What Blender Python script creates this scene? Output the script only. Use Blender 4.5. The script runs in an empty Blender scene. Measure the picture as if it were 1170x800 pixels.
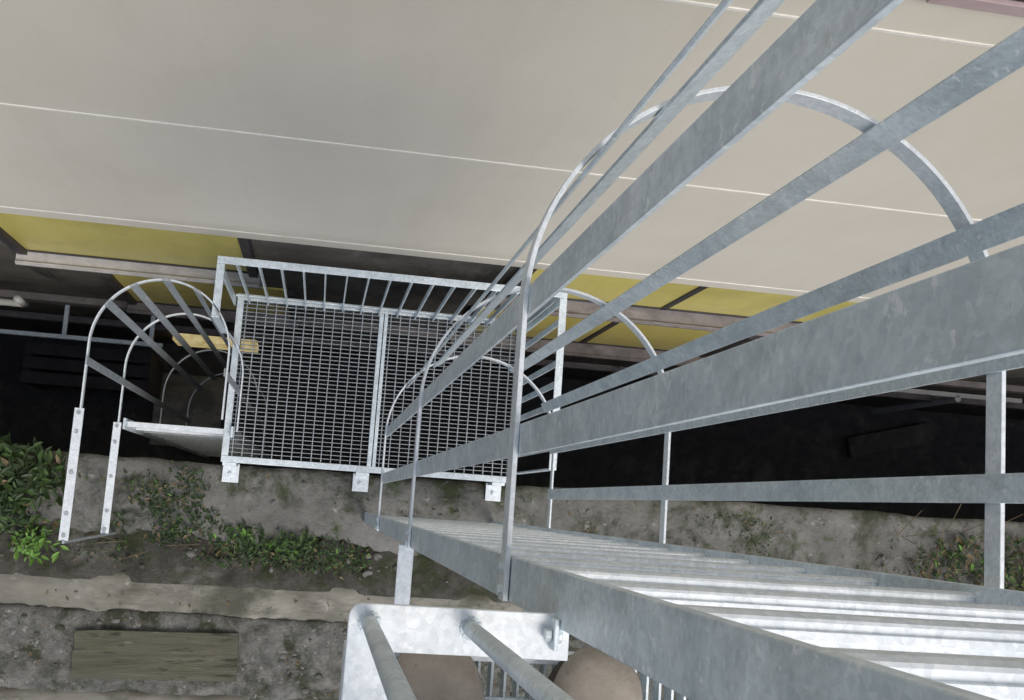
import bpy, bmesh, math, random
from mathutils import Vector, Matrix, noise
random.seed(7)
sc=bpy.context.scene
H=10.5   # camera height above the floor of the light-well

# ------------------------------------------------------------ materials
def newmat(name):
    m=bpy.data.materials.new(name); m.use_nodes=True
    nt=m.node_tree; b=nt.nodes['Principled BSDF']; return m,nt,b
def tex(nt,kind='NOISE',scale=5,detail=6,rough=.6,stretch=(1,1,1),dist=0):
    tc=nt.nodes.new('ShaderNodeTexCoord'); mp=nt.nodes.new('ShaderNodeMapping')
    mp.inputs['Scale'].default_value=stretch
    nt.links.new(tc.outputs['Object'],mp.inputs['Vector'])
    if kind=='NOISE':
        t=nt.nodes.new('ShaderNodeTexNoise'); t.inputs['Detail'].default_value=detail
        t.inputs['Roughness'].default_value=rough; t.inputs['Distortion'].default_value=dist
    else:
        t=nt.nodes.new('ShaderNodeTexVoronoi')
    t.inputs['Scale'].default_value=scale
    nt.links.new(mp.outputs['Vector'],t.inputs['Vector'])
    return t
def ramp(nt,fac,stops):
    r=nt.nodes.new('ShaderNodeValToRGB'); e=r.color_ramp.elements
    while len(e)<len(stops): e.new(.5)
    for i,(p,c) in enumerate(stops):
        e[i].position=p; e[i].color=(*c,1) if len(c)==3 else c
    nt.links.new(fac,r.inputs['Fac']); return r
def mix(nt,f,a,b,mode='MIX'):
    m=nt.nodes.new('ShaderNodeMix'); m.data_type='RGBA'; m.blend_type=mode
    if isinstance(f,float): m.inputs[0].default_value=f
    else: nt.links.new(f,m.inputs[0])
    nt.links.new(a,m.inputs[6])
    if isinstance(b,tuple): m.inputs[7].default_value=(*b,1)
    else: nt.links.new(b,m.inputs[7])
    return m.outputs[2]
def bump(nt,b,h,s,d=.01):
    n=nt.nodes.new('ShaderNodeBump'); n.inputs['Strength'].default_value=s; n.inputs['Distance'].default_value=d
    nt.links.new(h,n.inputs['Height']); nt.links.new(n.outputs['Normal'],b.inputs['Normal'])

def galv(name,lo,hi,metal=.4,r0=.3,r1=.55,stain=.5,sc_=1):
    m,nt,b=newmat(name)
    v=tex(nt,'VORONOI',140*sc_); n=tex(nt,'NOISE',11,9,.75,(1,1,.5),.6)
    c1=ramp(nt,n.outputs['Fac'],[(.32,lo),(.64,hi)])
    sp=ramp(nt,v.outputs['Color'],[(.1,(.82,.84,.86)),(.9,(1.07,1.07,1.07))])
    col=mix(nt,.8,c1.outputs['Color'],sp.outputs['Color'],'MULTIPLY')
    n2=tex(nt,'NOISE',22,10,.8,(1,1,.6)); st=ramp(nt,n2.outputs['Fac'],[(.48,(0,0,0)),(.68,(stain,)*3)])
    col=mix(nt,st.outputs['Color'],col,(.36,.39,.4))
    n4=tex(nt,'NOISE',60,4,.6); st2=ramp(nt,n4.outputs['Fac'],[(.62,(0,0,0)),(.67,(.75,.75,.75))])
    col=mix(nt,st2.outputs['Color'],col,(.9,.93,.94))
    nt.links.new(col,b.inputs['Base Color'])
    rr=ramp(nt,n.outputs['Fac'],[(.3,(r1,)*3),(.7,(r0,)*3)]); nt.links.new(rr.outputs['Color'],b.inputs['Roughness'])
    b.inputs['Metallic'].default_value=metal
    bump(nt,b,n2.outputs['Fac'],.2,.003)
    return m
M_galv=galv('galvanised_steel',(.52,.6,.64),(.82,.9,.93),.2,.32,.55)
M_bright=galv('new_galvanised_steel',(.72,.78,.81),(.86,.9,.92),.2,.32,.5,.3)
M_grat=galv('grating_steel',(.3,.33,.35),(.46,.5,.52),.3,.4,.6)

def surf(name,stops,scale,rough=.85,stretch=(1,1,1),bs=.5,bd=.01,layers=(),spec=.4,detail=9):
    m,nt,b=newmat(name)
    n=tex(nt,'NOISE',scale,detail,.68,stretch)
    col=ramp(nt,n.outputs['Fac'],stops).outputs['Color']
    for (c,s,t0,t1,st) in layers:
        n2=tex(nt,'NOISE',s,8,.7,st,.3)
        mk=ramp(nt,n2.outputs['Fac'],[(t0,(0,0,0)),(t1,(1,1,1))])
        col=mix(nt,mk.outputs['Color'],col,c)
    nt.links.new(col,b.inputs['Base Color'])
    b.inputs['Roughness'].default_value=rough
    b.inputs['Specular IOR Level'].default_value=spec
    n3=tex(nt,'NOISE',scale*5,10,.75,stretch)
    bump(nt,b,n3.outputs['Fac'],bs,bd)
    return m
M_facade=surf('beige_panel',[(.25,(.65,.605,.51)),(.75,(.72,.675,.58))],1.1,.62,(1,1,.5),.25,.004,
   [((.61,.565,.475),2.2,.5,.95,(2.5,1,.25)),((.74,.70,.61),.5,.45,.75,(1,1,1)),((.58,.54,.45),40,.6,.9,(1,1,.25)),((.53,.49,.41),7,.66,.8,(3,1,.15))])
M_joint=surf('white_joint_strip',[(.3,(.72,.7,.63)),(.7,(.88,.86,.8))],9,.7)
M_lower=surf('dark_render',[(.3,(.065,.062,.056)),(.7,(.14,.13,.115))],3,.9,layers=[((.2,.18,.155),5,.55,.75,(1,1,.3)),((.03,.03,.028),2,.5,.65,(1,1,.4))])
M_conc=surf('weathered_concrete',[(.25,(.11,.11,.1)),(.5,(.2,.198,.182)),(.75,(.3,.295,.275))],5,.92,bs=1,bd=.025,
   layers=[((.065,.07,.045),2.6,.5,.61,(1,1,1)),((.06,.085,.03),6,.57,.68,(1,1,1)),((.37,.365,.34),11,.62,.7,(1,1,1)),((.045,.047,.036),1.5,.54,.62,(1,1,1)),((.05,.048,.04),18,.62,.72,(1,1,1))])
M_soil=surf('damp_soil',[(.3,(.05,.047,.038)),(.7,(.15,.143,.12))],12,.95,bs=1,bd=.03,layers=[((.055,.068,.028),7,.48,.62,(1,1,1)),((.22,.215,.195),4,.52,.66,(1,1,1))])
M_ledge=surf('wet_stone_ledge',[(.25,(.11,.105,.085)),(.5,(.185,.178,.145)),(.75,(.26,.25,.21))],6,.32,(.6,1.6,1),.4,.006,
   layers=[((.09,.085,.06),5,.5,.66,(.5,1.6,1)),((.32,.31,.28),13,.6,.7,(.6,1,1)),((.065,.066,.042),2.2,.52,.62,(1,1,1)),((.06,.08,.03),8,.6,.7,(1,1,1))],spec=.6)
M_stone=surf('mossy_mortar',[(.3,(.095,.095,.083)),(.5,(.21,.21,.19)),(.7,(.36,.355,.325))],12,.95,bs=1,bd=.03,
   layers=[((.075,.08,.05),5,.5,.6,(1,1,1)),((.05,.05,.04),20,.6,.68,(1,1,1)),((.46,.46,.43),26,.6,.66,(1,1,1))])
M_board=surf('old_green_board',[(.3,(.07,.07,.048)),(.7,(.145,.14,.1))],7,.85,(.3,5,1),.8,.01,layers=[((.095,.1,.06),6,.5,.66,(.5,2,1)),((.035,.035,.024),9,.56,.64,(.4,3,1)),((.18,.175,.14),14,.6,.7,(.4,3,1))])
M_floor=surf('dark_wet_asphalt',[(.3,(.035,.035,.036)),(.7,(.09,.086,.08))],9,.5,bs=.8,bd=.02,layers=[((.14,.13,.115),3,.53,.68,(1,1,1)),((.2,.19,.17),25,.62,.7,(1,1,1))])
M_yellow=surf('yellow_window_blind',[(.3,(.58,.5,.13)),(.7,(.74,.65,.22))],3,.35,(1,1,.3),.1,.003,layers=[((.38,.34,.14),1.6,.52,.85,(1,1,1))])
M_frame=surf('weathered_white_frame',[(.3,(.4,.385,.36)),(.7,(.62,.6,.57))],9,.7,bs=.3,layers=[((.22,.2,.17),7,.58,.75,(.4,1,1))])
M_brown=surf('weathered_lilac_sill',[(.3,(.13,.118,.115)),(.7,(.27,.245,.24))],6,.7,bs=.3,layers=[((.36,.33,.32),5,.56,.7,(.3,1,1)),((.07,.06,.055),9,.55,.7,(.4,1,1))])
M_pink=surf('pink_sill',[(.3,(.4,.3,.3)),(.7,(.5,.4,.4))],6,.7,bs=.3)
M_dark=surf('dark_frame',[(.3,(.03,.027,.03)),(.7,(.07,.062,.065))],6,.6)
M_pipe=surf('white_pipe_plastic',[(.3,(.5,.5,.48)),(.7,(.65,.65,.62))],6,.5,bs=.1)
M_suede=surf('beige_suede',[(.3,(.32,.28,.23)),(.7,(.46,.41,.35))],30,.9,bs=.6,bd=.004,layers=[((.25,.21,.17),8,.48,.7,(1,1,1)),((.55,.5,.44),16,.58,.72,(1,1,1)),((.18,.15,.12),40,.62,.72,(1,1,1))])
M_sole=surf('rubber_sole',[(.3,(.06,.052,.042)),(.7,(.11,.095,.08))],30,.8)
M_lace=surf('laces',[(.3,(.1,.07,.05)),(.7,(.16,.12,.08))],40,.9)
M_cloth=surf('work_trousers',[(.3,(.03,.04,.06)),(.7,(.05,.06,.09))],60,.95,bs=.4)
def leafmat(name,a,b_):
    m=surf(name,[(.3,a),(.7,b_)],12,.55,bs=.2,bd=.002); return m
LEAF=[leafmat('leaf_dark',(.015,.03,.01),(.035,.062,.018)),leafmat('leaf_mid',(.035,.07,.018),(.065,.115,.03)),
      leafmat('leaf_light',(.1,.22,.035),(.16,.3,.06)),leafmat('leaf_dead',(.1,.075,.038),(.2,.155,.085))]
m,nt,b=newmat('glowing_yellow_panel'); b.inputs['Base Color'].default_value=(.7,.5,.12,1)
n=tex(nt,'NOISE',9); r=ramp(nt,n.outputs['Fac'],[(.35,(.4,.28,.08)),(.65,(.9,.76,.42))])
nt.links.new(r.outputs['Color'],b.inputs['Emission Color']); b.inputs['Emission Strength'].default_value=.6; M_glow=m  # emission added so the yellow patch low in the well glows by itself

# ------------------------------------------------------------ helpers
def empty(name,loc=(0,0,0)):
    o=bpy.data.objects.new(name,None); sc.collection.objects.link(o); o.empty_display_size=.2; return o
def mkobj(name,me,mat,parent=None,bev=0,smooth=False):
    o=bpy.data.objects.new(name,me); sc.collection.objects.link(o)
    if mat: me.materials.append(mat)
    if parent: o.parent=parent
    if bev:
        md=o.modifiers.new('bevel','BEVEL'); md.width=bev; md.segments=2; md.limit_method='ANGLE'
    if smooth:
        for p in me.polygons: p.use_smooth=True
    return o
class MB:
    """collects boxes / tubes into a single mesh"""
    def __init__(s): s.v=[]; s.f=[]
    def hexa(s,c):
        i=len(s.v); s.v+=c
        s.f+=[tuple(i+k for k in q) for q in ((0,3,2,1),(4,5,6,7),(0,1,5,4),(1,2,6,5),(2,3,7,6),(3,0,4,7))]
    def box(s,x0,x1,y0,y1,z0,z1):
        s.hexa([(x0,y0,z0),(x1,y0,z0),(x1,y1,z0),(x0,y1,z0),(x0,y0,z1),(x1,y0,z1),(x1,y1,z1),(x0,y1,z1)]); return s
    def obox(s,cx,cy,z0,z1,w,t,ang):
        ux,uy=math.cos(ang),math.sin(ang); nx,ny=-uy,ux; c=[]
        for z in (z0,z1):
            for a,b_ in ((-1,-1),(1,-1),(1,1),(-1,1)):
                c.append((cx+ux*a*w/2+nx*b_*t/2,cy+uy*a*w/2+ny*b_*t/2,z))
        s.hexa(c); return s
    def tube(s,p,q,r,n=14):
        p=Vector(p);q=Vector(q);d=(q-p).normalized(); a=d.orthogonal().normalized(); b_=d.cross(a); i=len(s.v)
        for e in (p,q):
            for k in range(n):
                t=2*math.pi*k/n; s.v.append(tuple(e+a*math.cos(t)*r+b_*math.sin(t)*r))
        for k in range(n):
            s.f.append((i+k,i+(k+1)%n,i+n+(k+1)%n,i+n+k))
        s.f.append(tuple(i+k for k in reversed(range(n)))); s.f.append(tuple(i+n+k for k in range(n))); return s
    def ribbon(s,pts,t,z0,z1):
        n=len(pts); i=len(s.v)
        for k in range(n):
            a=Vector(pts[max(0,k-1)]); b_=Vector(pts[min(n-1,k+1)]); d=(b_-a).normalized(); nn=Vector((-d.y,d.x))
            p=Vector(pts[k])
            for (o,z) in ((-1,z0),(1,z0),(1,z1),(-1,z1)):
                q=p+nn*o*t/2; s.v.append((q.x,q.y,z))
        for k in range(n-1):
            A=i+4*k;B=A+4
            for e in range(4): s.f.append((A+e,A+(e+1)%4,B+(e+1)%4,B+e))
        s.f.append((i+3,i+2,i+1,i)); e=i+4*(n-1); s.f.append((e,e+1,e+2,e+3)); return s
    def prof(s,pts,x0,x1):
        n=len(pts); i=len(s.v)
        for x in (x0,x1):
            for (y,z) in pts: s.v.append((x,y,z))
        for k in range(n): s.f.append((i+k,i+(k+1)%n,i+n+(k+1)%n,i+n+k))
        s.f.append(tuple(i+k for k in reversed(range(n)))); s.f.append(tuple(i+n+k for k in range(n))); return s
    def done(s,name,mat,parent=None,bev=0,smooth=False):
        me=bpy.data.meshes.new(name); me.from_pydata(s.v,[],s.f); me.update()
        bm=bmesh.new(); bm.from_mesh(me); bmesh.ops.recalc_face_normals(bm,faces=bm.faces); bm.to_mesh(me); bm.free()
        return mkobj(name,me,mat,parent,bev,smooth)

def hoop_pts(xl,xr,y0,yc,ry,n=56):
    cx=(xl+xr)/2; rx=(xr-xl)/2
    p=[(xl,y0),(xl,y0+(yc-y0)*.5)]
    for k in range(n+1):
        a=math.pi*(1-k/n); p.append((cx+rx*math.cos(a),yc+ry*math.sin(a)))
    p+=[(xr,y0+(yc-y0)*.5),(xr,y0)]
    return p

# ================= main caged ladder
lad=empty('caged_ladder')
XL,XR=.26,.96
s=MB(); s.box(XL,XL+.012,-.118,-.06,H-6.3,H+.9); s.done('stringer_1',M_galv,lad,.0015)
s=MB(); s.box(XR-.012,XR,-.118,-.06,H-6.3,H+.9); s.done('stringer_2',M_galv,lad,.0015)
s=MB()
d=.66
while d<6.2:
    z=H-d; yc=-.089
    P=[(yc-.018,z-.03),(yc-.018,z-.007),(yc-.0145,z-.001),(yc-.0115,z),(yc-.0105,z-.003),(yc-.0045,z-.003),(yc-.0035,z+.0015),(yc+.0035,z+.0015),(yc+.0045,z-.003),(yc+.0105,z-.003),(yc+.0115,z),(yc+.0145,z-.001),(yc+.018,z-.007),(yc+.018,z-.03)]
    s.prof(P,XL+.0125,XR-.0125)
    d+=.292
s.done('rungs',M_bright,lad)
s=MB(); dep=[-.1,1.5,3.1,4.7]
for dd in dep:
    s.ribbon(hoop_pts(XL-.005,XR+.005,-.118,.28,.352),.007,H-dd-.04,H-dd)
s.done('hoops',M_bright,lad,.001)
s=MB()
zt,zb=H+.1,H-4.745
bars=[(XL+.002,.095,90),(XL+.002,.285,90),(XR-.002,.08,90),(XR-.002,.27,90)]
cx=.61
for ph in (38,62,118,152):
    a=math.radians(180-ph); R=.343
    bars.append((cx+R*math.cos(a),.28+R*math.sin(a),math.degrees(a)+90))
for (x,y,a) in bars: s.obox(x,y,zb,zt,.042,.006,math.radians(a))
s.done('cage_bars',M_galv,lad,.001)
s=MB()
for dd in dep[1:]:
    for xx,sg in ((XL-.008,-1),(XR+.008,1)):
        for yy in (-.105,-.075): s.tube((xx,yy,H-dd-.02),(xx+sg*.006,yy,H-dd-.02),.007,6)
s.done('bolts',M_galv,lad)
s=MB()
for dd in (3.13,):
    for xx in (XL-.016,XR+.003):
        s.box(xx-.014,xx+.028,-.42,-.112,H-dd-.008,H-dd)
        s.box(xx+.003,xx+.010,-.42,-.112,H-dd-.05,H-dd-.008)
s.done('standoff_brackets',M_bright,lad,.002)
s=MB()
for xx in (XL-.03,XR-.05): s.box(xx,xx+.09,-.14,-.04,H-6.31,H-6.295)
s.done('foot_plates',M_galv,lad,.001)

# ================= upper landing (photographer stands on it)
up=empty('upper_landing')
zg=H-1.42
s=MB()
x=.065
while x<1.3: s.box(x,x+.003,-1.3,-.185,zg-.03,zg); x+=.0165
y=-1.28
while y<-.19: s.box(.06,1.3,y,y+.003,zg-.012,zg+.001); y+=.042
s.done('grating',M_galv,up)
s=MB(); s.box(.05,1.32,-.185,-.175,zg-.06,zg+.004).box(.05,.06,-1.3,-.185,zg-.06,zg+.004).box(1.31,1.32,-1.3,-.185,zg-.06,zg+.004).box(.05,1.32,-1.32,-1.3,zg-.06,zg+.004)
s.done('landing_frame',M_bright,up,.001)
s=MB(); s.box(.1,.16,-3.2,-.2,zg-.14,zg-.062).box(1.2,1.26,-3.2,-.2,zg-.14,zg-.062); s.done('support_beams',M_galv,up,.003)
gd=empty('guard_rail_gate'); zr=H-1.2
me=bpy.data.meshes.new('bottom_rail'); bm=bmesh.new()
out=[(.275,-.104),(.275,-.152),(.092,-.152),(.092,-1.1),(.043,-1.1)]
for k in range(7):
    a=math.pi-k*math.pi/12; out.append((.058+.015*math.cos(a),-.119+.015*math.sin(a)))
vs=[bm.verts.new((p[0],p[1],zr)) for p in out]; f=bm.faces.new(vs)
e=bmesh.ops.extrude_face_region(bm,geom=[f]); bmesh.ops.translate(bm,vec=(0,0,-.008),verts=[v for v in e['geom'] if isinstance(v,bmesh.types.BMVert)])
bmesh.ops.recalc_face_normals(bm,faces=bm.faces); bm.to_mesh(me); bm.free(); mkobj('bottom_rail',me,M_bright,gd,.0012)
s=MB()
for px,py in ((.065,-.124),(.17,-.124)): s.tube((px,py,zr-.02),(px,py,H-.05),.0085,24)
for py in (-.26,-.4,-.54,-.68,-.82,-.96): s.tube((.067,py,zr-.02),(.067,py,H-.05),.0085,18)
o=s.done('balusters',M_galv,gd,0,True)
md=o.modifiers.new('es','EDGE_SPLIT')
s=MB(); s.box(.045,.27,-.145,-.103,H-.05,H-.042).box(.045,.09,-1.1,-.146,H-.05,H-.042); s.done('top_rail',M_bright,gd,.002)
s=MB(); s.box(.254,.259,-.14,-.108,zr-.004,zr+.022); s.tube((.246,-.125,zr+.01),(.2535,-.125,zr+.01),.007,6); s.tube((.2595,-.125,zr+.01),(.264,-.125,zr+.01),.009,10); s.done('latch',M_galv,gd,.001)
s=MB()   # weld beads where the balusters pass through the rail
for px,py in ((.065,-.124),(.17,-.124)):
    for k in range(14):
        a=2*math.pi*k/14; p=Vector((px+.0095*math.cos(a),py+.0095*math.sin(a),zr)); s.tube(p,p+Vector((0,0,.0025+.001*math.sin(k*2.3))),.0028,6)
s.done('weld_beads',M_galv,gd)

# ================= boots
def loft(rings,name,mat,parent,sub=2):
    n=len(rings[0]); v=[p for r in rings for p in r]; f=[]
    for i in range(len(rings)-1):
        for k in range(n): f.append((i*n+k,i*n+(k+1)%n,(i+1)*n+(k+1)%n,(i+1)*n+k))
    f.append(tuple(range(n))); f.append(tuple((len(rings)-1)*n+k for k in range(n)))
    me=bpy.data.meshes.new(name); me.from_pydata(v,[],f)
    bm=bmesh.new(); bm.from_mesh(me); bmesh.ops.recalc_face_normals(bm,faces=bm.faces); bm.to_mesh(me); bm.free()
    o=mkobj(name,me,mat,parent,0,True); md=o.modifiers.new('s','SUBSURF'); md.levels=sub; md.render_levels=sub; return o
def boot(tx,ty,rot):
    p=empty('work_boot'); z0=.024
    st=[(-.012,.02,.026),(-.002,.04,.042),(.018,.057,.056),(.055,.065,.066),(.1,.063,.075),(.14,.055,.092),(.18,.048,.115),(.22,.044,.12),(.26,.042,.115),(.285,.036,.09),(.298,.02,.06)]
    rings=[]
    for (y,w,h) in st:
        r=[]
        for k in range(12):
            a=2*math.pi*k/12; c,s_=math.cos(a),math.sin(a)
            xx=w*math.copysign(abs(c)**.75,c); zz=h*.5*(1+math.copysign(abs(s_)**.8,s_)); r.append((xx*(1-.12*(zz/h)),-y,z0+zz))
        rings.append(r)
    loft(rings,'upper',M_suede,p)
    rings=[]
    for (z,rx,ry,yc) in ((.08,.036,.055,-.22),(.13,.042,.058,-.222),(.17,.045,.06,-.225),(.205,.047,.062,-.228),(.215,.05,.064,-.228),(.205,.041,.055,-.228),(.17,.03,.04,-.228)):
        rings.append([(rx*math.cos(2*math.pi*k/16),yc+ry*math.sin(2*math.pi*k/16),z0+z) for k in range(16)])
    loft(rings,'shaft',M_suede,p)
    rings=[]
    for i,(z,r_) in enumerate(((.17,.06),(.2,.072),(.24,.07),(.3,.073),(.36,.07),(.42,.076),(.46,.08))):
        rings.append([(r_*.95*math.cos(2*math.pi*k/16)*(1+.05*math.sin(3*k+i)),-.225+r_*1.1*math.sin(2*math.pi*k/16)-i*.004,z0+z) for k in range(16)])
    loft(rings,'trouser_cuff',M_cloth,p)
    rings=[]
    prof=[(0.0,.0),(.006,.028),(.02,.045),(.045,.056),(.08,.06),(.12,.054),(.16,.045),(.2,.041),(.25,.043),(.28,.04),(.298,.026),(.303,.0)]
    outl=[(w,-y+.006) for y,w in prof]+[(-w,-y+.006) for y,w in reversed(prof[1:-1])]
    for z,sc_ in ((0,.96),(.004,1.0),(.024,1.0),(.03,.97)): rings.append([(x*sc_,-.15+(y+.15)*sc_,z) for x,y in outl])
    loft(rings,'sole',M_sole,p,1)
    s=MB()
    for i,y in enumerate((-.12,-.14,-.16,-.18)):
        zz=z0+.085+i*.013; s.tube((-.022,y,zz-.008),(.022,y-.006,zz-.006),.0028,8); s.tube((.022,y,zz-.008),(-.022,y-.006,zz-.006),.0028,8)
    s.done('laces',M_lace,p)
    p.location=(tx,ty,zg+.001); p.rotation_euler=(0,0,rot); return p
boot(.152,-.17,math.radians(6)); boot(.358,-.17,math.radians(-8))

# ================= lower landing platform with railing
pl=empty('lower_landing_platform'); zp=H-6.0
PX0,PX1,PY0,PY1=-.5,1.02,.145,1.02
s=MB()
y=PY0+.03
while y<PY1-.03: s.box(PX0+.03,PX1-.03,y,y+.0026,zp-.03,zp); y+=.0215
s.done('cross_bars',M_grat,pl)
s=MB(); x=PX0+.05
while x<PX1-.03:
    s.box(x,x+.004,PY0+.03,PY1-.03,zp-.028,zp+.002); x+=.05
s.done('bearing_bars',M_grat,pl)
s=MB()
s.box(PX0,PX1,PY0,PY0+.032,zp-.07,zp+.006).box(PX0,PX1,PY1-.032,PY1,zp-.07,zp+.006)
s.box(PX0,PX0+.034,PY0+.033,PY1-.033,zp-.07,zp+.006).box(PX1-.034,PX1,PY0+.033,PY1-.033,zp-.07,zp+.006)
s.box(.24,.262,PY0+.033,PY1-.033,zp-.05,zp+.007).box(.267,.285,PY0+.033,PY1-.033,zp-.05,zp+.007)
s.done('frame',M_galv,pl,.002)
s=MB()
for xx in (-.5,.18,.9):
    s.box(xx,xx+.085,.045,.142,zp-.185,zp-.175); s.box(xx+.008,xx+.077,.128,.144,zp-.174,zp-.01)
    s.tube((xx+.042,.085,zp-.175),(xx+.042,.085,zp-.155),.011,6)
s.done('mounting_tabs',M_bright,pl,.002)
s=MB(); zR=H-5.0
s.box(PX0-.02,PX1+.02,.975,1.008,zR-.008,zR)
s.box(PX1-.014,PX1+.02,.2,.974,zR-.008,zR); s.box(PX0-.02,PX0+.014,.745,.974,zR-.008,zR)
s.box(PX0-.02,PX0+.014,.737,.745,zR-.5,zR); s.box(PX1-.014,PX1+.02,.192,.2,zR-.97,zR)
s.box(PX0,PX1,.985,.993,zR-.9,zR-.86)
s.done('handrail',M_galv,pl,.002)
s=MB(); x=PX0+.06
while x<PX1-.02: s.box(x,x+.007,.972,.998,zp,zR-.0085); x+=.096
y=.28
while y<.93: s.box(PX1-.002,PX1+.005,y,y+.03,zp,zR-.0085); y+=.096
s.box(PX0-.018,PX0-.008,.96,1.0,zp-.05,zR-.0085).box(PX1+.008,PX1+.018,.96,1.0,zp-.05,zR-.0085)
s.done('railing_bars',M_galv,pl,.001)

# ================= second caged ladder going down into the light well
l2=empty('caged_ladder')
a0,a1=-1.01,-.43
s=MB(); dps=[5.0,5.93,7.4,8.8]
for dd in dps: s.ribbon(hoop_pts(a0,a1,.3,.58,.3),.007,H-dd-.03,H-dd)
s.done('hoops',M_bright,l2,.001)
s=MB(); cc=(a0+a1)/2
for ph in (36,62,90,118,144):
    a=math.radians(180-ph); s.obox(cc+.28*math.cos(a),.58+.292*math.sin(a),H-9.0,H-4.97,.034,.006,a+math.pi/2)
s.obox(a0+.007,.5,H-9,H-4.97,.034,.006,math.pi/2); s.obox(a1-.007,.5,H-9,H-4.97,.034,.006,math.pi/2)
s.done('cage_bars',M_grat,l2,.001)
s=MB()
s.box(a0+.02,a0+.032,.27,.325,.02,H-5.95).box(a1-.032,a1-.02,.27,.325,.02,H-5.95); s.done('stringers',M_galv,l2,.001)
s=MB(); z=.3
while z<H-5.95: s.box(a0+.033,a1-.033,.285,.312,z-.028,z); z+=.28
s.done('rungs',M_bright,l2,.001)
s=MB()
for dd in dps[:2]:
    z=H-dd
    s.box(a0-.022,a0+.016,-.25,.3,z-.006,z+.002)
    s.box(a0-.003,a0+.004,-.25,.3,z-.045,z-.0065)
s.done('wall_arms',M_bright,l2,.001)
s=MB()
for dd in dps[:2]:
    for yy in (.28,.2,.03,-.14,-.23): s.tube((a0-.003,yy,H-dd+.002),(a0-.003,yy,H-dd+.01),.009,6)
s.done('bolts',M_grat,l2)
s=MB(); s.box(a0-.006,a0+.004,-.262,-.251,H-6.25,H-4.99); s.done('arm_post',M_grat,l2,.001)

# ================= ground strips
def strip(name,x0,x1,y0,y1,z,amp,mat,seed,skirt,res=.035,edge=.02,freq=4.):
    nx=int((x1-x0)/res); ny=max(3,int((y1-y0)/res)); v=[];f=[]
    for j in range(ny+1):
        for i in range(nx+1):
            x=x0+(x1-x0)*i/nx; t=j/ny; y=y0+(y1-y0)*t
            e=noise.noise(Vector((x*3.,seed,0)))+.5*noise.noise(Vector((x*11.,seed+4,0)))+.35*noise.noise(Vector((x*28.,seed+6,0)))
            e1=noise.noise(Vector((x*3.,seed+9,0)))+.5*noise.noise(Vector((x*11.,seed+14,0)))
            y+=edge*(e*(1-t)+ e1*t*(0.3))
            q=Vector((x,y,seed))
            h=noise.fractal(q*freq,.9,2.1,6)*amp
            rim=min(t,1-t)*ny
            h-=.012*(rim<.5)
            v.append((x,y,z+h))
    W=nx+1
    for j in range(ny):
        for i in range(nx): a=j*W+i; f.append((a,a+1,a+W+1,a+W))
    b0=len(v)
    for i in range(W): x,y,zz=v[i]; v.append((x,y-.004,skirt))
    b1=len(v)
    for i in range(W): x,y,zz=v[ny*W+i]; v.append((x,y+.004,skirt))
    for i in range(nx):
        f.append((b0+i,b0+i+1,i+1,i)); a=ny*W+i; f.append((a,a+1,b1+i+1,b1+i))
    me=bpy.data.meshes.new(name); me.from_pydata(v,[],f); me.update()
    return mkobj(name,me,mat,None,0,True)
strip('concrete_retaining_wall',-9,11,-.25,.14,H-6.2,.022,M_conc,1.3,0,.028,.045,5)
strip('soil_verge',-9,11,-.5,-.2,H-6.26,.035,M_soil,5.1,2,.03,.01,6)
strip('stone_ledge',-9,11,-.70,-.45,H-6.28,.012,M_ledge,8.2,2,.025,.035,4)
strip('rubble_stone_wall',-9,11,-1.06,-.65,H-6.262,.018,M_stone,11.7,2,.02,.02,9)
s=MB(); s.box(-60,60,-.95,-.1,3.4,H-6.5); s.done('gutter_ground',M_soil)
s=MB(); s.box(-60,60,-60,-1.0,3.0,H-6.5); s.done('ground',M_soil)
strip('path',-9,11,-2.6,-1.06,H-6.42,.01,M_ledge,21.7,3.5,.05,.02,3)
me=bpy.data.meshes.new('lightwell_floor'); me.from_pydata([(-80,-80,0),(80,-80,0),(80,80,0),(-80,80,0)],[],[(0,1,2,3)]); mkobj('lightwell_floor',me,M_floor)
s=MB(); s.box(-60,-9.0,-1.0,.13,0.01,H-6.2); s.box(11.0,60,-1.0,.13,.01,H-6.2); s.done('retaining_wall_extension',M_conc)

nx_,ny_=40,8; v=[];f=[]
for j in range(ny_+1):
    for i in range(nx_+1):
        x=-.41+.82*i/nx_; y=-.122+.244*j/ny_
        ex=.016*noise.noise(Vector((j*1.7,3,1+i))) if i in(0,nx_) else 0
        ey=.008*noise.noise(Vector((x*9,j,1))) if j in(0,ny_) else 0
        v.append((x+ex,y+ey,.028+.006*noise.noise(Vector((x*3,y*30,0)))))
W=nx_+1
for j in range(ny_):
    for i in range(nx_): a=j*W+i; f.append((a,a+1,a+W+1,a+W))
ring=[i for i in range(W)]+[j*W+nx_ for j in range(1,ny_+1)]+[ny_*W+i for i in range(nx_-1,-1,-1)]+[j*W for j in range(ny_-1,0,-1)]
b0=len(v)
for k in ring: v.append((v[k][0],v[k][1],0))
for k in range(len(ring)): f.append((ring[k],b0+k,b0+(k+1)%len(ring),ring[(k+1)%len(ring)]))
me=bpy.data.meshes.new('wooden_board'); me.from_pydata(v,[],f); o=mkobj('wooden_board',me,M_board); o.location=(-.74,-.865,H-6.262+.002); o.rotation_euler=(math.radians(1.5),0,math.radians(1.5))

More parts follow.
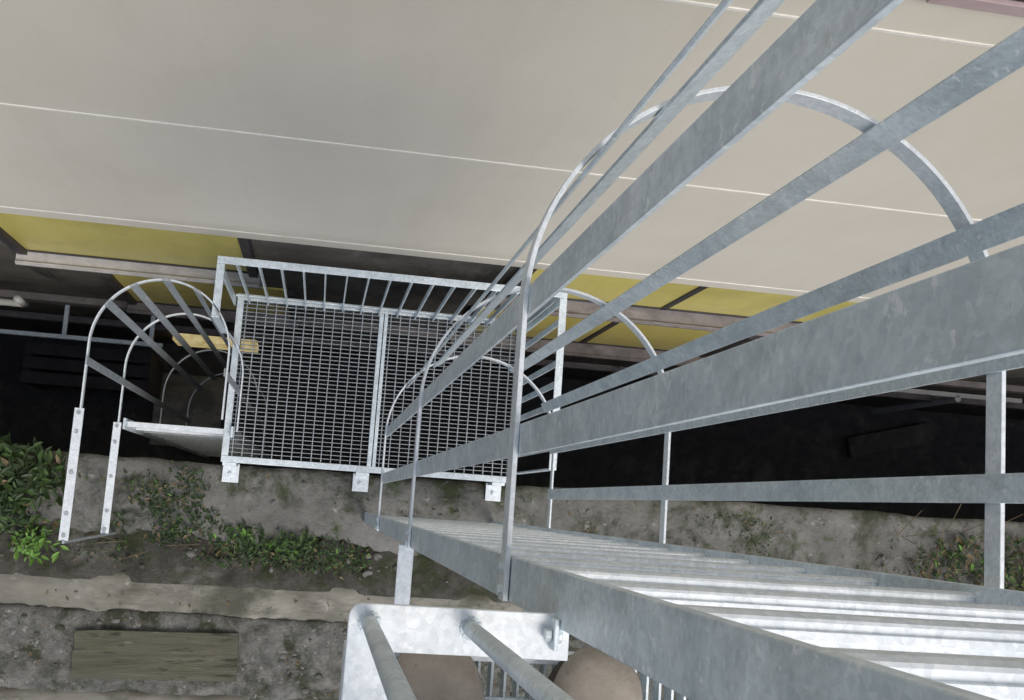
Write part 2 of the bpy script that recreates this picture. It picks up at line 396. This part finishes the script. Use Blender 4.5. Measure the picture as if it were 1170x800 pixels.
def stone_pile(name,regs,mat):
    v=[];f=[]
    for (cx_,cy_,sx,sy,z,n,r0,r1) in regs:
        for _ in range(n):
            r_=random.uniform(r0,r1); c=Vector((cx_+random.uniform(-sx,sx),cy_+random.uniform(-sy,sy),z+r_*.15))
            bm=bmesh.new(); bmesh.ops.create_icosphere(bm,subdivisions=2,radius=r_); sd=random.random()*50; q=Vector((random.uniform(.7,1.3),random.uniform(.6,1.1),random.uniform(.35,.7)))
            b0=len(v)
            for w in bm.verts:
                k=1+.45*noise.noise(w.co/r_*1.3+Vector((sd,0,0))); v.append(tuple(c+Vector((w.co.x*q.x*k,w.co.y*q.y*k,w.co.z*q.z*k))))
            for fa in bm.faces: f.append(tuple(b0+w.index for w in fa.verts))
            bm.free()
    me=bpy.data.meshes.new(name); me.from_pydata(v,[],f); return mkobj(name,me,mat)
stone_pile('rubble_stones',[(3.9,-.1,.7,.22,H-6.2,16,.01,.035),(0,-.32,3,.1,H-6.25,160,.006,.026),(-1,-.02,3,.15,H-6.2,70,.004,.014),(0,-.86,3.5,.16,H-6.262,170,.006,.022),(0,-.55,4,.08,H-6.285,60,.004,.012),(2.2,-.3,.5,.15,H-6.24,25,.01,.04)],M_conc)

# ================= plants
def leaves(name,clumps,flat=.5):
    v=[];f=[];mi=[]
    for (cx_,cy_,sx,sy,z,h,n,l0,l1,wts) in clumps:
        for _ in range(n):
            a=random.uniform(0,2*math.pi); rr=random.random()**.6
            px=cx_+sx*rr*math.cos(a); py=cy_+sy*rr*math.sin(a); hh=noise.noise(Vector((px*5,py*5,3)))
            if hh<-.18 and random.random()<.85: continue
            pz=z+random.random()*h*(1-.6*rr)*(1+hh)
            L=random.uniform(l0,l1); wd=L*random.uniform(.28,.5); th=random.uniform(0,2*math.pi); up_=random.uniform(-.3,.9)
            d_=Vector((math.cos(th)*math.cos(up_),math.sin(th)*math.cos(up_),math.sin(up_))); sd=Vector((-math.sin(th),math.cos(th),random.uniform(-.4,.4))).normalized()
            nn=d_.cross(sd); p=Vector((px,py,pz)); b0=len(v)
            pts=[p,p+d_*L*.35+sd*wd*.5+nn*.12*wd,p+d_*L*.75+sd*wd*.35,p+d_*L-nn*.1*L,p+d_*L*.75-sd*wd*.35,p+d_*L*.35-sd*wd*.5+nn*.12*wd,p+d_*L*.5-nn*.15*wd]
            v+= [tuple(q) for q in pts]
            for tri in ((0,1,6),(1,2,6),(2,3,6),(3,4,6),(4,5,6),(5,0,6)): f.append(tuple(b0+k for k in tri))
            m_=random.choices(range(4),wts)[0]; mi+= [m_]*6
    me=bpy.data.meshes.new(name); me.from_pydata(v,[],f)
    for m_ in LEAF: me.materials.append(m_)
    me.polygons.foreach_set('material_index',mi); me.update()
    o=bpy.data.objects.new(name,me); sc.collection.objects.link(o); return o
zw=H-6.2
leaves('leafy_weeds',[(-1.55,.0,.3,.16,zw,.24,700,.03,.085,(7,3,0,.3)),(-1.95,-.1,.42,.24,zw,.24,800,.03,.09,(7,3,.1,.3)),(-1.5,-.22,.26,.13,zw-.04,.13,260,.03,.07,(5,2,.2,.5)),(-1.36,-.34,.14,.07,zw-.02,.1,190,.03,.06,(0,1,7,0))])
leaves('creeping_ivy',[(-.78,.0,.22,.13,zw,.08,420,.012,.035,(8,2,.1,1)),(-.74,-.18,.28,.12,zw-.02,.09,500,.015,.04,(8,2,.1,1)),(-.4,-.27,.45,.12,zw-.06,.1,800,.015,.04,(7,3,.15,1)),(.0,-.3,.36,.1,zw-.06,.1,600,.015,.04,(7,3,.2,1)),(-.1,-.25,.12,.07,zw-.02,.12,200,.02,.05,(3,5,.5,0)),(-.35,-.22,.1,.06,zw-.02,.1,120,.02,.045,(3,5,.5,0)),(-1.1,-.3,.3,.1,zw-.06,.05,160,.012,.03,(8,2,.1,2))])
leaves('wall_weeds',[(3.9,-.14,.5,.2,zw,.16,900,.02,.055,(5,4,.5,3)),(4.6,-.2,.5,.25,zw,.2,700,.03,.07,(5,4,.5,1)),(3.3,-.25,.25,.1,zw-.04,.08,250,.02,.04,(6,3,0,2)),(2.3,-.06,.3,.13,zw,.03,420,.008,.026,(8,2,0,1)),(2.9,-.3,.3,.1,zw-.05,.03,200,.01,.03,(8,2,0,1))])
leaves('fallen_leaves',[(0,-.55,3.5,.1,H-6.275,.01,60,.015,.03,(0,0,0,1)),(0,-.86,3.5,.2,H-6.25,.01,120,.01,.03,(1,1,0,4)),(1,0,4,.12,zw+.003,.01,160,.01,.03,(1,1,0,4)),(-.3,-.35,1.5,.1,zw-.05,.01,120,.01,.03,(1,1,0,5))])
s=MB()
for _ in range(90):
    x=random.uniform(3.3,4.6); y=random.uniform(-.3,.05); L=random.uniform(.1,.4); a=random.uniform(0,6.28)
    s.tube((x,y,zw-.02),(x+math.cos(a)*L*.6,y+math.sin(a)*L*.6,zw+L*.7),.0022,5)
for _ in range(30):
    x=random.uniform(-1.9,.3); y=random.uniform(-.36,-.2); L=random.uniform(.05,.18); a=random.uniform(0,6.28)
    s.tube((x,y,zw-.05),(x+math.cos(a)*L,y+math.sin(a)*L*.5,zw-.03+L*.3),.0016,5)
s.done('dry_stalks',LEAF[3])

# ================= building
bd=empty('panelled_building'); F=1.15
zc=[H-5.25,H-5.12,H-3.66,H-2.32,H-1.0,H+.4,H+1.8,H+3.2]
s=MB()
for z0,z1 in zip(zc,zc[1:]): s.box(-14,16,F,F+.09,z0+(.006 if z0!=zc[0] else 0),z1-.006)
s.done('facade_panels',M_facade,bd,.002)
s=MB()
for z in zc[1:-1]: s.box(-14,16,F-.003,F+.05,z-.0058,z+.0058)
s.done('joint_strips',M_joint,bd)
s=MB(); s.box(-14,16,F+.005,F+.09,zc[0]-.02,zc[0]-.001); s.done('drip_trim',M_frame,bd)
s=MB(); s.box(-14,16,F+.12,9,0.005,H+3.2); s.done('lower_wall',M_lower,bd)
s=MB()
for z,t in ((H-8.3,.06),(H-9.3,.04)): s.box(-14,16,F+.07,F+.119,z-t,z+t)
s.done('string_courses',M_brown,bd,.004)
s=MB(); s.box(-14.2,16.2,F-.25,9,H+3.21,H+3.4); s.done('roof_edge',M_dark,bd)
def window(x0,x1,dt,db,sillm,name,mull=False,ys=.02):
    w=empty(name); w.parent=bd; y=F+.115
    s=MB(); s.box(x0,x1,y-.012,y,H-db,H-dt); s.done('pane',M_yellow,w)
    s=MB(); t=.05
    s.box(x0-t,x0,y-.04,y,H-db,H-dt).box(x1,x1+t,y-.04,y,H-db,H-dt)
    if mull: s.box((x0+x1)/2-.02,(x0+x1)/2+.02,y-.02,y-.0125,H-db,H-dt-.001)
    s.box(x0,x1,y-.02,y-.0125,H-db,H-db+.03)
    s.done('frame',M_dark,w,.002)
    s=MB(); s.box(x0-.06,x1+.06,F+ys,y,H-db-.03,H-db-.001); s.box(x0-.06,x1+.06,F+ys+.03,y,H-db-.2,H-db-.031)
    s.box(x0-.06,x1+.06,F+ys+.008,F+ys+.02,H-db-.0005,H-db+.012); s.done('sill',sillm,w,.004)
window(-1.72,-.5,5.26,6.62,M_frame,'window_row')
window(-1.35,-.3,7.1,8.1,M_brown,'window_row')
window(-3.4,-2.05,5.26,6.62,M_frame,'window_row')
window(1.0,2.85,5.26,6.45,M_brown,'window_row',True,.0)
window(.9,2.7,7.05,8.05,M_brown,'window_row',True,.0)
window(4.3,5.8,5.26,6.3,M_brown,'window_row')
w=empty('upper_window'); w.parent=bd
s=MB(); s.box(1.18,2.6,F-.02,F-.004,H-2.13,H-2.085); s.done('sill',M_pink,w,.002)
s=MB(); s.box(1.3,2.5,F-.012,F-.004,H-2.08,H-.9); s.done('frame',M_dark,w,.002)
s=MB(); s.box(-1.3,-.62,F+.06,F+.118,H-10.1,H-9.7); s.done('glowing_yellow_panel',M_glow,bd)
s=MB(); s.tube((-3.6,1.09,H-7.6),(-1.95,1.09,H-7.6),.022).tube((-1.95,1.09,H-7.622),(-1.95,1.09,H-7.4),.022); s.done('drain_pipe',M_pipe,None,0,True)
s=MB(); s.box(-2.6,-1.2,.99,1.02,H-8.5,H-8.46).box(-2.6,-1.2,1.24,1.26,H-8.5,H-8.46)
for x in (-2.5,-1.9,-1.3): s.box(x,x+.03,1.021,1.239,H-8.5,H-8.47)
s.done('cable_tray',M_galv,None,.002)
s=MB(); s.box(-2.45,-1.45,.75,.85,.75,.8).box(-2.45,-1.45,.87,.97,.75,.8).box(-2.45,-1.45,.99,1.09,.75,.8).box(-2.45,-2.4,.76,1.08,0,.749).box(-1.5,-1.45,.76,1.08,0,.749); s.done('metal_bench',M_dark,None,.004)
s=MB(); s.box(4.3,5.9,F+.07,F+.11,H-8.95,H-8.9).tube((5.3,F+.06,H-8.9),(5.3,F+.06,.1),.03); s.done('drain_pipe',M_pipe,None,.004)
s=MB(); s.box(-.45,.45,-.1,.1,0,.08); o=s.done('stone_slab',M_lower,None,.01); o.location=(5.5,.95,.01); o.rotation_euler=(0,0,.25)
s=MB(); s.box(-1.5,-.9,.35,1.0,.005,.05); s.done('brown_mat',M_ledge,None,.01)

# ================= light
w=bpy.data.worlds.new('World'); sc.world=w; w.use_nodes=True; nt=w.node_tree
sky=nt.nodes.new('ShaderNodeTexSky'); sky.sky_type='NISHITA'; sky.sun_disc=False
el,az=math.radians(56),math.radians(150)
sky.sun_elevation=el; sky.sun_rotation=az; sky.dust_density=3; sky.air_density=1.0
bg=nt.nodes['Background']; bg.inputs['Strength'].default_value=.15; nt.links.new(sky.outputs[0],bg.inputs[0])
L=bpy.data.lights.new('sun','SUN'); L.energy=1.5; L.angle=math.radians(28); L.color=(1,.96,.89)
lo=bpy.data.objects.new('sun',L); sc.collection.objects.link(lo)
dv=Vector((math.sin(az)*math.cos(el),math.cos(az)*math.cos(el),math.sin(el)))
lo.rotation_euler=dv.to_track_quat('Z','Y').to_euler(); lo.location=(6,-10,20)

# ================= camera
c=bpy.data.cameras.new('camera'); co=bpy.data.objects.new('camera',c); sc.collection.objects.link(co)
c.sensor_width=36; c.lens=1300/1170*36; c.clip_start=.01; c.clip_end=500
X=Vector((.9834,.0696,.1677)).normalized(); Z=Vector((-.1568,-.1396,.9777)).normalized(); Y=Z.cross(X).normalized(); X=Y.cross(Z)
m=Matrix((X,Y,Z)).transposed().to_4x4(); m.translation=Vector((0,0,H)); co.matrix_world=m
sc.camera=co
sc.view_settings.view_transform='Standard'; sc.view_settings.look='None'; sc.view_settings.exposure=0
